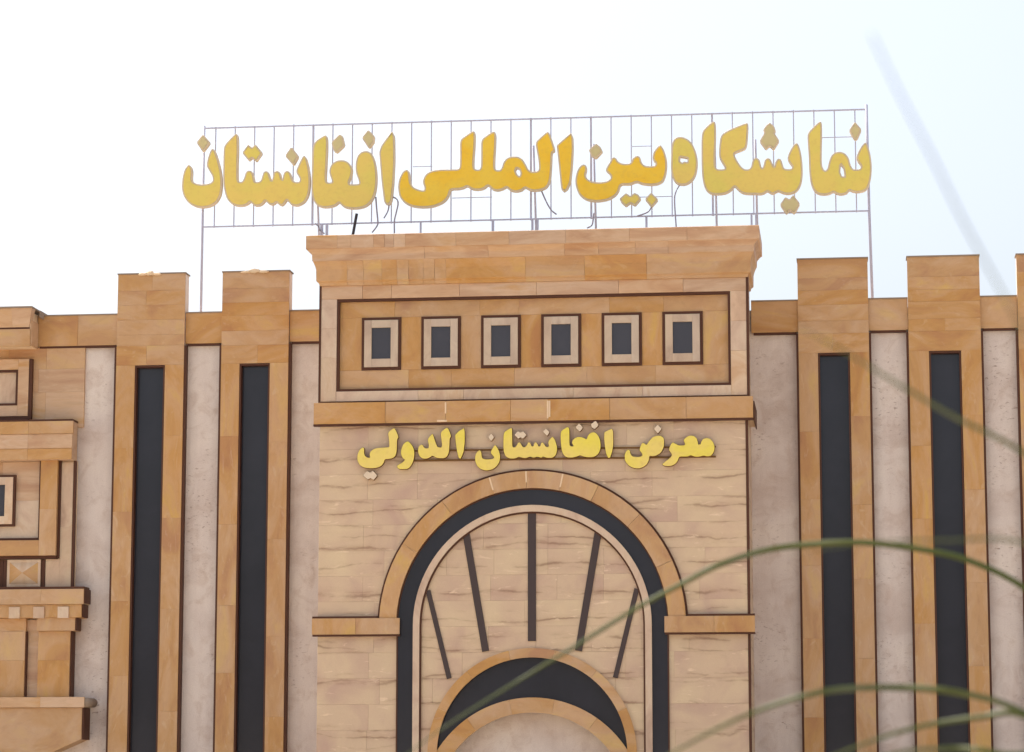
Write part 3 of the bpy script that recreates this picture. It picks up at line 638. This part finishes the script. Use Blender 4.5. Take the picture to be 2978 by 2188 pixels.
big = [
 ('letter', R1, 'yellow', [[(140,540),(110,580),(92,650),(85,740),(100,810),(140,870),(200,905),(265,915),(330,905),(390,870),(425,810),(437,740),(437,660),(425,570),(400,480),(375,410),(350,397),(335,420),(310,490),(302,550),(325,590),(355,640),(358,680),(335,700),(270,712),(215,705),(180,685),(175,655),(180,600),(172,560),(155,540)]]),
 ('letter_dot', R1, 'dotbig', [[(270,272),(335,345),(270,430),(213,345)]]),
 ('letter', R1, 'yellow', [[(560,262),(578,285),(580,400),(575,560),(575,670),(590,690),(615,685),(630,655),(645,600),(670,587),(700,595),(715,640),(722,685),(745,690),(775,680),(790,630),(800,600),(825,592),(845,605),(858,650),(870,680),(880,650),(890,600),(920,590),(945,605),(955,650),(965,670),(972,620),(985,597),(1010,590),(1032,605),(1045,650),(1058,680),(1085,690),(1110,688),(1118,668),(1105,640),(1085,610),(1085,585),(1105,540),(1135,475),(1153,457),(1175,480),(1195,560),(1205,640),(1206,720),(1195,800),(1165,860),(1120,890),(1085,900),(1040,890),(1015,862),(1003,845),(985,875),(960,897),(935,890),(912,865),(890,885),(870,890),(840,880),(815,850),(795,880),(765,897),(725,900),(700,880),(682,862),(660,885),(620,900),(560,900),(510,875),(475,830),(455,750),(447,680),(448,560),(450,430),(455,375),(500,320)]]),
 ('letter_dot', R1, 'yellow', [[(665,360),(697,390),(730,360),(790,435),(735,515),(700,480),(670,507),(612,435)]]),
 ('letter_dot', R1, 'dotbig', [[(1042,380),(1107,465),(1060,548),(985,462)]]),
 ('letter', R1, 'yellow', [[(1340,277),(1358,300),(1358,420),(1350,560),(1345,650),(1350,690),(1375,695),(1400,690),(1385,650),(1372,610),(1375,570),(1395,530),(1440,500),(1495,497),(1540,515),(1572,560),(1575,600),(1565,645),(1545,690),(1550,708),(1575,710),(1610,708),(1635,705),(1628,670),(1608,620),(1600,570),(1605,500),(1625,450),(1660,422),(1705,417),(1745,440),(1770,500),(1785,580),(1790,670),(1780,770),(1750,850),(1700,900),(1640,920),(1570,925),(1510,915),(1475,890),(1457,868),(1430,895),(1380,910),(1320,915),(1265,895),(1232,850),(1218,780),(1216,700),(1222,560),(1225,440),(1232,370),(1255,330),(1300,300)]]),
 ('letter_dot', R1, 'dotbig', [[(1463,272),(1490,290),(1508,370),(1440,435),(1415,425),(1388,345)]]),
 ('letter_dot', R1, 'dotbig', [[(1712,232),(1768,290),(1762,345),(1717,398),(1655,305)]]),
 ('letter', R1, 'yellow', [[(1920,245),(1942,290),(1945,500),(1935,700),(1920,850),(1900,885),(1865,885),(1850,860),(1830,700),(1815,520),(1808,430),(1825,375),(1870,310)]]),
 ('letter', R2, 'amber', [[(155,578),(180,595),(187,640),(190,690),(215,735),(265,757),(310,765),(315,740),(300,700),(303,660),(330,615),(380,590),(450,580),(540,580),(610,578),(622,560),(625,450),(622,322),(680,280),(740,240),(758,262),(755,380),(745,500),(745,570),(770,583),(800,578),(808,540),(808,420),(808,320),(860,280),(915,245),(938,262),(935,380),(927,500),(927,572),(945,587),(975,585),(990,560),(1000,520),(1030,480),(1080,465),(1130,467),(1170,490),(1200,540),(1220,582),(1250,600),(1290,597),(1312,585),(1310,520),(1295,430),(1278,345),(1330,295),(1388,245),(1410,275),(1452,400),(1448,425),(1428,430),(1425,520),(1418,640),(1405,700),(1375,745),(1320,765),(1260,770),(1215,755),(1190,738),(1165,765),(1115,777),(1070,770),(1045,750),(1027,735),(1000,755),(950,768),(910,760),(885,735),(865,720),(840,745),(800,760),(740,760),(705,740),(682,727),(655,745),(610,755),(540,755),(525,820),(480,870),(400,905),(310,915),(215,908),(140,875),(95,820),(82,740),(90,670),(120,605)], [(1118,570),(1108,590),(1120,620),(1142,640),(1152,615),(1140,580)]]),
 ('letter', R2, 'amber', [[(1592,258),(1610,300),(1613,400),(1605,550),(1590,690),(1560,755),(1530,775),(1505,750),(1490,600),(1475,450),(1465,370),(1510,330)]]),
 ('letter', R2, 'amber', [[(1705,533),(1728,550),(1730,590),(1718,625),(1730,660),(1770,685),(1840,693),(1900,685),(1935,665),(1940,640),(1915,610),(1892,590),(1905,555),(1935,510),(1955,470),(1985,480),(2000,510),(2040,530),(2100,530),(2118,515),(2130,480),(2165,458),(2195,470),(2207,520),(2234,548),(2289,552),(2324,548),(2331,525),(2309,505),(2302,480),(2309,430),(2344,385),(2371,362),(2404,410),(2427,490),(2429,560),(2419,630),(2394,690),(2339,715),(2269,718),(2209,710),(2165,690),(2130,705),(2090,715),(2040,712),(2020,725),(2010,770),(1980,810),(1920,845),(1850,860),(1780,860),(1715,845),(1660,800),(1632,730),(1628,660),(1645,590),(1675,545)]]),
 ('letter_dot', R2, 'dotbig', [[(1810,352),(1850,385),(1868,425),(1810,487),(1770,465),(1745,410)]]),
 ('letter_dot', R2, 'yellow', [[(2070,785),(2110,812),(2145,783),(2180,800),(2203,838),(2150,900),(2110,875),(2070,905),(2030,870),(2013,835)]]),
 ('letter_dot', R3, 'yellow', [[(130,780),(195,843),(135,912),(75,840)]]),
 ('letter', R3, 'yellow', [[(350,300),(400,293),(460,320),(500,370),(530,450),(538,530),(528,610),(500,670),(450,710),(400,718),(350,705),(318,660),(303,580),(305,470),(310,370),(325,325)], [(385,472),(382,505),(402,522),(418,510),(448,516),(448,484),(420,478)]]),
 ('letter', R3, 'yellow', [[(675,155),(695,175),(697,300),(690,430),(690,550),(705,577),(740,580),(775,575),(770,555),(745,515),(722,470),(725,380),(738,280),(800,240),(880,205),(965,172),(980,185),(975,290),(965,395),(910,420),(860,437),(860,460),(885,510),(920,560),(950,580),(985,578),(1005,555),(1012,510),(1030,482),(1055,478),(1080,500),(1090,550),(1100,570),(1112,545),(1120,500),(1140,480),(1170,485),(1190,530),(1205,560),(1215,510),(1240,482),(1265,492),(1280,540),(1290,572),(1320,578),(1355,575),(1362,555),(1335,520),(1318,485),(1335,430),(1370,370),(1400,345),(1420,370),(1440,440),(1452,540),(1452,640),(1440,710),(1410,765),(1360,792),(1310,797),(1270,785),(1240,770),(1215,785),(1190,797),(1165,785),(1145,770),(1120,790),(1085,800),(1040,795),(1000,797),(950,795),(910,780),(875,745),(858,728),(835,760),(790,790),(730,800),(660,798),(615,770),(590,720),(575,640),(570,500),(570,260),(610,210)]]),
 ('letter_dot', R3, 'dotbig', [[(1165,170),(1205,205),(1218,245),(1208,265),(1250,330),(1200,410),(1163,378),(1130,408),(1075,335),(1118,262),(1108,235),(1130,200)]]),
 ('letter_dot', R3, 'dotbig', [[(1300,820),(1338,840),(1370,800),(1432,880),(1380,970),(1340,935),(1310,972),(1253,888)]]),
 ('letter', R3, 'yellow', [[(1605,155),(1622,180),(1622,300),(1618,430),(1620,550),(1645,595),(1670,575),(1680,520),(1700,460),(1735,430),(1780,423),(1825,440),(1855,480),(1870,540),(1890,578),(1930,580),(1955,575),(1962,550),(1935,515),(1918,480),(1940,420),(1970,370),(2000,340),(2020,370),(2045,450),(2057,560),(2050,650),(2030,730),(1995,770),(1930,782),(1885,775),(1860,760),(1840,790),(1790,803),(1750,795),(1720,775),(1690,795),(1640,803),(1585,795),(1545,760),(1520,690),(1510,600),(1505,450),(1495,330),(1495,265),(1545,210)], [(1785,540),(1780,600),(1795,640),(1818,640),(1808,570)]]),
 ('letter_dot', R3, 'dotbig', [[(1908,162),(1968,232),(1930,318),(1900,318),(1855,240)]]),
]
RS = empty('roof_sign', (0, 0.5, 12.0))
tag(RS, 'tall rooftop sign of large yellow Arabic script letters on a thin steel bar frame', 'sign')
def under(o, root):
    o.parent = root; o.matrix_parent_inverse = Matrix.Translation(-root.location); return o
for nm, (ox, oy), mt, loops in big:
    o = glyph(nm, [reg(L, ox, oy, BIG, SIGN_Y - 0.12) for L in loops], SIGN_Y, 0.12, M['letter_side'], M[mt], None, 0.04); under(o, RS)
SY = 0.47
Z_T, Z_B, SX0, SX1 = 16.94, 14.60, -7.94, 7.335
under(boxes('rail', [(SX0, SX1, SY - 0.016, SY + 0.016, Z_T - 0.016, Z_T + 0.016)], M['steel']), RS)
under(boxes('rail', [(SX0, SX1, SY - 0.016, SY + 0.016, Z_B - 0.016, Z_B + 0.016)], M['steel']), RS)
under(tube('post', [(SX0, SY, 12.0), (SX0, SY, 17.0)], 0.03, M['steel'], None, 8), RS)
under(tube('post', [(7.40, SY, 12.0), (SX1 + 0.02, SY, 14.6), (SX1, SY, 17.05)], 0.032, M['steel'], None, 8), RS)
NB = 33
for k in range(NB):
    x = -7.669 + (7.076 + 7.669) * k / (NB - 1); main = k in (5, 16, 19, 25)
    r = 0.022 if main else 0.013
    under(boxes('bar', [(x - r, x + r, SY + 0.017, SY + 0.017 + 2 * r, Z_B - 0.02, Z_T + 0.02 + 0.02 * random.random())], M['steel']), RS)
    if main or k == 27:
        under(tube('brace', [(x + 0.05, SY + 0.10, Z_T - 0.6), (x + 0.06, SY + 0.75, 13.69)], 0.026, M['steel'], None, 6), RS)
for x in [at(px, 670, SY - 0.03).x for px in (935, 950, 1223, 1433, 1548, 1563, 1880, 2186, 2199)]:
    r = 0.02 + 0.012 * random.random()
    under(boxes('leg', [(x - r, x + r, SY - 0.03, SY - 0.03 + 2 * r, 13.69, Z_B - 0.017)], M['steel']), RS)
for px0, px1, py in ((1200, 1256, 484), (1314, 1430, 575), (1838, 1893, 425), (1835, 1956, 573), (2360, 2486, 400)):
    a, c = at(px0, py, SY), at(px1, py, SY); under(boxes('tie_rod', [(a.x, c.x, SY + 0.05, SY + 0.066, a.z - 0.008, a.z + 0.008)], M['steel']), RS)

# cables and a leaning rod by the roof sign
def cab(name, pts, ox, oy, Y, r, label, mat='cable'):
    P = catmull([at(ox + x / BIG, oy + y / BIG, Y) for x, y in pts], 5)
    o = tube(name, P, r, M[mat], None, 6); tag(o, label, 'cable' if name == 'cable' else 'rod', 'loose wiring under the roof sign' if name == 'cable' else None); return o
cab('cable', [(1925,820),(1960,838),(1972,880),(1955,960),(1940,1030),(1940,1135)], 500, 300, 0.38, 0.018, 'thin looped cable hanging beside the foot of the tall alef letter of the roof sign')
cab('cable', [(1895,890),(1880,950),(1848,1005)], 500, 300, 0.40, 0.018, 'short cable end slanting down from the tall alef letter of the roof sign')
cab('cable', [(1778,820),(1785,920),(1795,1025),(1790,1070),(1745,1130)], 500, 300, 0.41, 0.019, 'cable dropping from behind the letters to the left end of the cornice')
cab('cable', [(1250,1050),(1280,1080),(1290,1110),(1330,1140)], 500, 300, 0.40, 0.018, 'curled cable at the left corner of the cornice under the sign')
cab('cable', [(1335,770),(1380,870),(1420,935),(1465,972)], 1130, 300, 0.38, 0.018, 'cable trailing right below the amber letters at the middle of the sign')
cab('cable', [(1790,960),(1782,1030),(1770,1070),(1730,1090)], 1130, 300, 0.38, 0.018, 'bent cable under the two dots near the middle of the sign')
cab('cable', [(135,905),(110,945),(60,970),(10,985)], 1850, 300, 0.38, 0.017, 'cable curving down left from the single lower dot of the sign')
cab('cable', [(380,715),(345,780),(335,860),(350,1090)], 1850, 300, 0.38, 0.016, 'cable running down from the round letter to the cornice')
cab('metal_rod', [(1612,965),(1598,1040),(1578,1150)], 500, 300, 0.30, 0.034, 'short dark rod leaning above the left part of the cornice', 'dark')

# wall lettering over the arch
SM = 2249 / 400
A1, A2, A3 = (1020, 1220), (1360, 1220), (1720, 1220)
small = [
 ('letter', A1, 'lemon', [(210,455),(225,480),(222,560),(245,610),(300,630),(318,620),(305,580),(320,530),(370,485),(450,465),(560,458),(625,455),(630,430),(625,330),(605,220),(660,170),(710,140),(735,165),(790,290),(760,330),(760,420),(755,540),(735,600),(690,640),(600,655),(560,655),(545,710),(500,770),(420,800),(320,805),(220,795),(145,750),(108,680),(105,600),(125,530),(165,475)]),
 ('letter_dot', A1, 'dot', [(270,840),(320,870),(365,835),(440,920),(375,1000),(325,965),(280,990),(195,915)]),
 ('letter', A1, 'lemon', [(940,355),(1000,410),(1040,490),(1045,580),(1030,680),(990,760),(940,815),(850,820),(780,815),(750,770),(770,745),(840,710),(890,665),(850,640),(820,580),(820,500),(850,420),(890,375)]),
 ('letter', A1, 'lemon', [(1160,405),(1190,430),(1200,460),(1240,475),(1275,470),(1275,420),(1255,330),(1290,280),(1335,230),(1355,260),(1385,360),(1415,440),(1450,462),(1490,455),(1490,380),(1465,220),(1520,170),(1580,130),(1610,170),(1650,285),(1620,310),(1620,420),(1610,540),(1580,610),(1530,640),(1440,640),(1380,625),(1335,595),(1300,625),(1240,650),(1170,645),(1120,600),(1098,530),(1105,450)]),
 ('letter', A1, 'lemon', [(1855,140),(1868,200),(1868,380),(1850,530),(1820,610),(1790,655),(1760,625),(1735,520),(1715,380),(1705,255),(1770,190)]),
 ('letter', A2, 'lemon', [(190,500),(225,520),(232,580),(240,635),(290,655),(380,650),(430,635),(425,610),(370,550),(400,480),(450,410),(490,460),(525,540),(538,620),(520,710),(470,780),(390,830),(300,842),(210,820),(150,760),(120,680),(120,610),(140,550)]),
 ('letter_dot', A2, 'dot', [(390,225),(440,295),(385,365),(330,290)]),
 ('letter', A2, 'lemon', [(720,135),(732,160),(732,300),(735,450),(770,460),(800,430),(820,385),(850,370),(875,395),(895,440),(930,458),(965,430),(980,385),(1005,370),(1030,390),(1050,440),(1075,440),(1090,385),(1115,370),(1140,390),(1160,440),(1185,440),(1200,385),(1225,372),(1255,400),(1275,440),(1305,452),(1330,440),(1310,380),(1345,320),(1390,275),(1430,330),(1460,420),(1468,500),(1450,580),(1400,630),(1320,635),(1260,625),(1235,612),(1200,635),(1140,612),(1080,635),(1020,612),(950,640),(880,630),(840,615),(780,645),(680,645),(620,610),(590,540),(582,440),(585,220),(650,170)]),
 ('letter_dot', A2, 'dot', [(820,190),(865,215),(910,190),(970,258),(905,325),(865,298),(830,325),(760,255)]),
 ('letter_dot', A2, 'dot', [(1280,145),(1345,210),(1300,280),(1225,205)]),
 ('letter', A2, 'lemon', [(1640,120),(1668,150),(1668,300),(1670,430),(1700,440),(1735,440),(1700,390),(1720,330),(1780,290),(1850,285),(1910,305),(1945,330),(1955,290),(1990,230),(2050,205),(2110,225),(2160,300),(2180,400),(2175,490),(2140,570),(2070,620),(1960,625),(1890,610),(1835,590),(1780,615),(1700,632),(1610,625),(1555,570),(1530,480),(1520,350),(1518,200),(1580,155)]),
 ('letter_dot', A2, 'dot', [(1825,60),(1890,135),(1835,212),(1758,135)]),
 ('letter_dot', A2, 'dot', [(2085,25),(2120,45),(2142,105),(2080,165),(2030,140),(2012,80)]),
 ('letter', A3, 'lemon', [(340,150),(358,200),(362,400),(345,520),(310,630),(270,632),(240,570),(218,450),(205,310),(210,210),(280,175)]),
 ('letter', A3, 'lemon', [(600,490),(635,510),(640,560),(670,605),(740,615),(800,610),(835,590),(820,550),(780,510),(795,450),(830,380),(870,390),(900,420),(930,370),(990,300),(1060,265),(1130,265),(1185,300),(1195,370),(1185,460),(1140,550),(1060,600),(990,605),(950,600),(948,660),(910,740),(840,790),(760,810),(670,795),(590,745),(545,670),(540,590),(560,530)]),
 ('letter_dot', A3, 'dot', [(1085,80),(1155,155),(1085,240),(1015,155)]),
 ('letter', A3, 'lemon', [(1330,370),(1370,395),(1430,425),(1490,425),(1530,420),(1520,380),(1500,340),(1550,290),(1610,262),(1680,270),(1725,310),(1745,370),(1750,415),(1785,405),(1795,360),(1830,315),(1890,300),(1950,320),(2000,380),(2020,460),(2005,540),(1960,600),(1890,612),(1830,595),(1790,610),(1720,618),(1660,605),(1625,590),(1580,612),(1500,612),(1440,610),(1415,680),(1370,740),(1290,770),(1190,765),(1150,735),(1180,710),(1260,650),(1320,590),(1290,540),(1260,500),(1290,420)]),
]
WS = empty('wall_sign', (0, QY, 8.6)); tag(WS, 'small lemon yellow Arabic script lettering with pale dots fixed over the arch', 'sign')
for nm, (ox, oy), mt, L in small:
    o = glyph(nm, [reg(L, ox, oy, SM, QY - 0.13)], QY - 0.045, 0.085, M['letter_dark'], M[mt], None, 0.006); under(o, WS)
for py in (1306, 1335):
    a, c = at(1190, py + 3, QY), at(2082, py - 3, QY); zz = (a.z + c.z) / 2
    under(boxes('mounting_rail', [(a.x, c.x, QY - 0.044, QY - 0.006, zz - 0.018, zz + 0.018)], M['letter_dark']), WS)

# ------------------------------------------------------------------ tall grass close to the camera
fw = Vector((FWD.x, FWD.y, 0)).normalized()
root = CAM + fw * 3.1 + RIGHT * 1.25; root.z = 0
G = empty('grass_clump', root); tag(G, 'clump of tall arching grass, long thin green blades blurred in the foreground at right', 'grass')
def blade(ctrl, wd, rx, taper=0.93):
    P = [root + Vector((rx, 0.05 * rx, 0))] + [near(*c) for c in ctrl]; P = catmull(P, 7); n = len(P); V, F = [], []
    for i, p in enumerate(P):
        t = (P[min(i + 1, n - 1)] - P[max(i - 1, 0)]).normalized(); u = i / (n - 1)
        view = (p - CAM).normalized(); sd_ = t.cross(view)
        if sd_.length < 1e-3: sd_ = Vector((0, 0, 1))
        sd_.normalize(); up_ = sd_.cross(t)
        h = wd * 0.5 * min(1, 0.35 + 3 * u) * (1 - max(0, (u - 0.55) / 0.45) ** 1.5 * taper)
        V += [p + sd_ * h, p + up_ * h * 0.45, p - sd_ * h, p - up_ * h * 0.25]
    for i in range(n - 1):
        for k in range(4): F.append((4 * i + k, 4 * i + (k + 1) % 4, 4 * i + 4 + (k + 1) % 4, 4 * i + 4 + k))
    o = mesh('blade', V, F, M['leaf'], None, True); under(o, G)
blade([(3750,4200,3.4),(3450,2600,3.5),(3250,2080,3.5),(3100,1830,3.5),(2978,1709,3.5),(2800,1625,3.5),(2600,1587,3.5),(2450,1578,3.5),(2252,1596,3.5),(2100,1640,3.4),(1987,1696,3.4),(1850,1770,3.4),(1682,1874,3.3),(1500,1985,3.3),(1300,2110,3.2),(1120,2240,3.2)], 0.0078, 0.02)
blade([(3780,4300,3.3),(3450,2700,3.2),(3200,2230,3.0),(2978,2073,2.9),(2782,2014,2.8),(2583,2000,2.8),(2384,2014,2.7),(2173,2080,2.7),(1960,2188,2.6),(1800,2290,2.6)], 0.0066, -0.03)
blade([(3820,4300,3.2),(3450,2750,3.0),(3200,2200,2.8),(2978,2082,2.7),(2848,2086,2.7),(2650,2120,2.7),(2450,2188,2.6),(2250,2280,2.6)], 0.0058, 0.05)
blade([(3760,4400,3.1),(3400,2800,2.9),(3100,2270,2.7),(2900,2192,2.6),(2750,2178,2.6),(2600,2192,2.5),(2440,2250,2.5)], 0.0058, -0.06)
blade([(3850,4000,3.0),(3500,2150,2.6),(3250,1700,2.4),(2978,1580,2.2),(2750,1572,2.1),(2500,1582,2.0),(2300,1610,2.0)], 0.0026, 0.08)
blade([(3900,3900,3.0),(3500,1980,2.6),(3200,1500,2.4),(2978,1318,2.3),(2780,1215,2.2),(2600,1110,2.1),(2450,1020,2.0),(2320,950,2.0)], 0.0038, 0.1)
blade([(3950,3700,3.0),(3500,1780,2.3),(3150,1230,1.7),(2978,967,1.55),(2913,848,1.5),(2800,640,1.45),(2715,464,1.4),(2620,280,1.38),(2535,100,1.36)], 0.0012, 0.13, 0.4)
for k in range(16):                                        # the rest of the clump, outside the picture
    rnd = random.Random(k); dx = rnd.uniform(0, 900); top = rnd.uniform(1700, 3200)
    blade([(3800 + dx * .3, 4200, 3.2), (3750 + dx * .6, top + 500, 3.2), (3900 + dx, top, 3.2), (4100 + dx * 1.3, top + 150, 3.3), (4300 + dx * 1.5, top + 700, 3.4)], 0.009, rnd.uniform(-.1, .15))
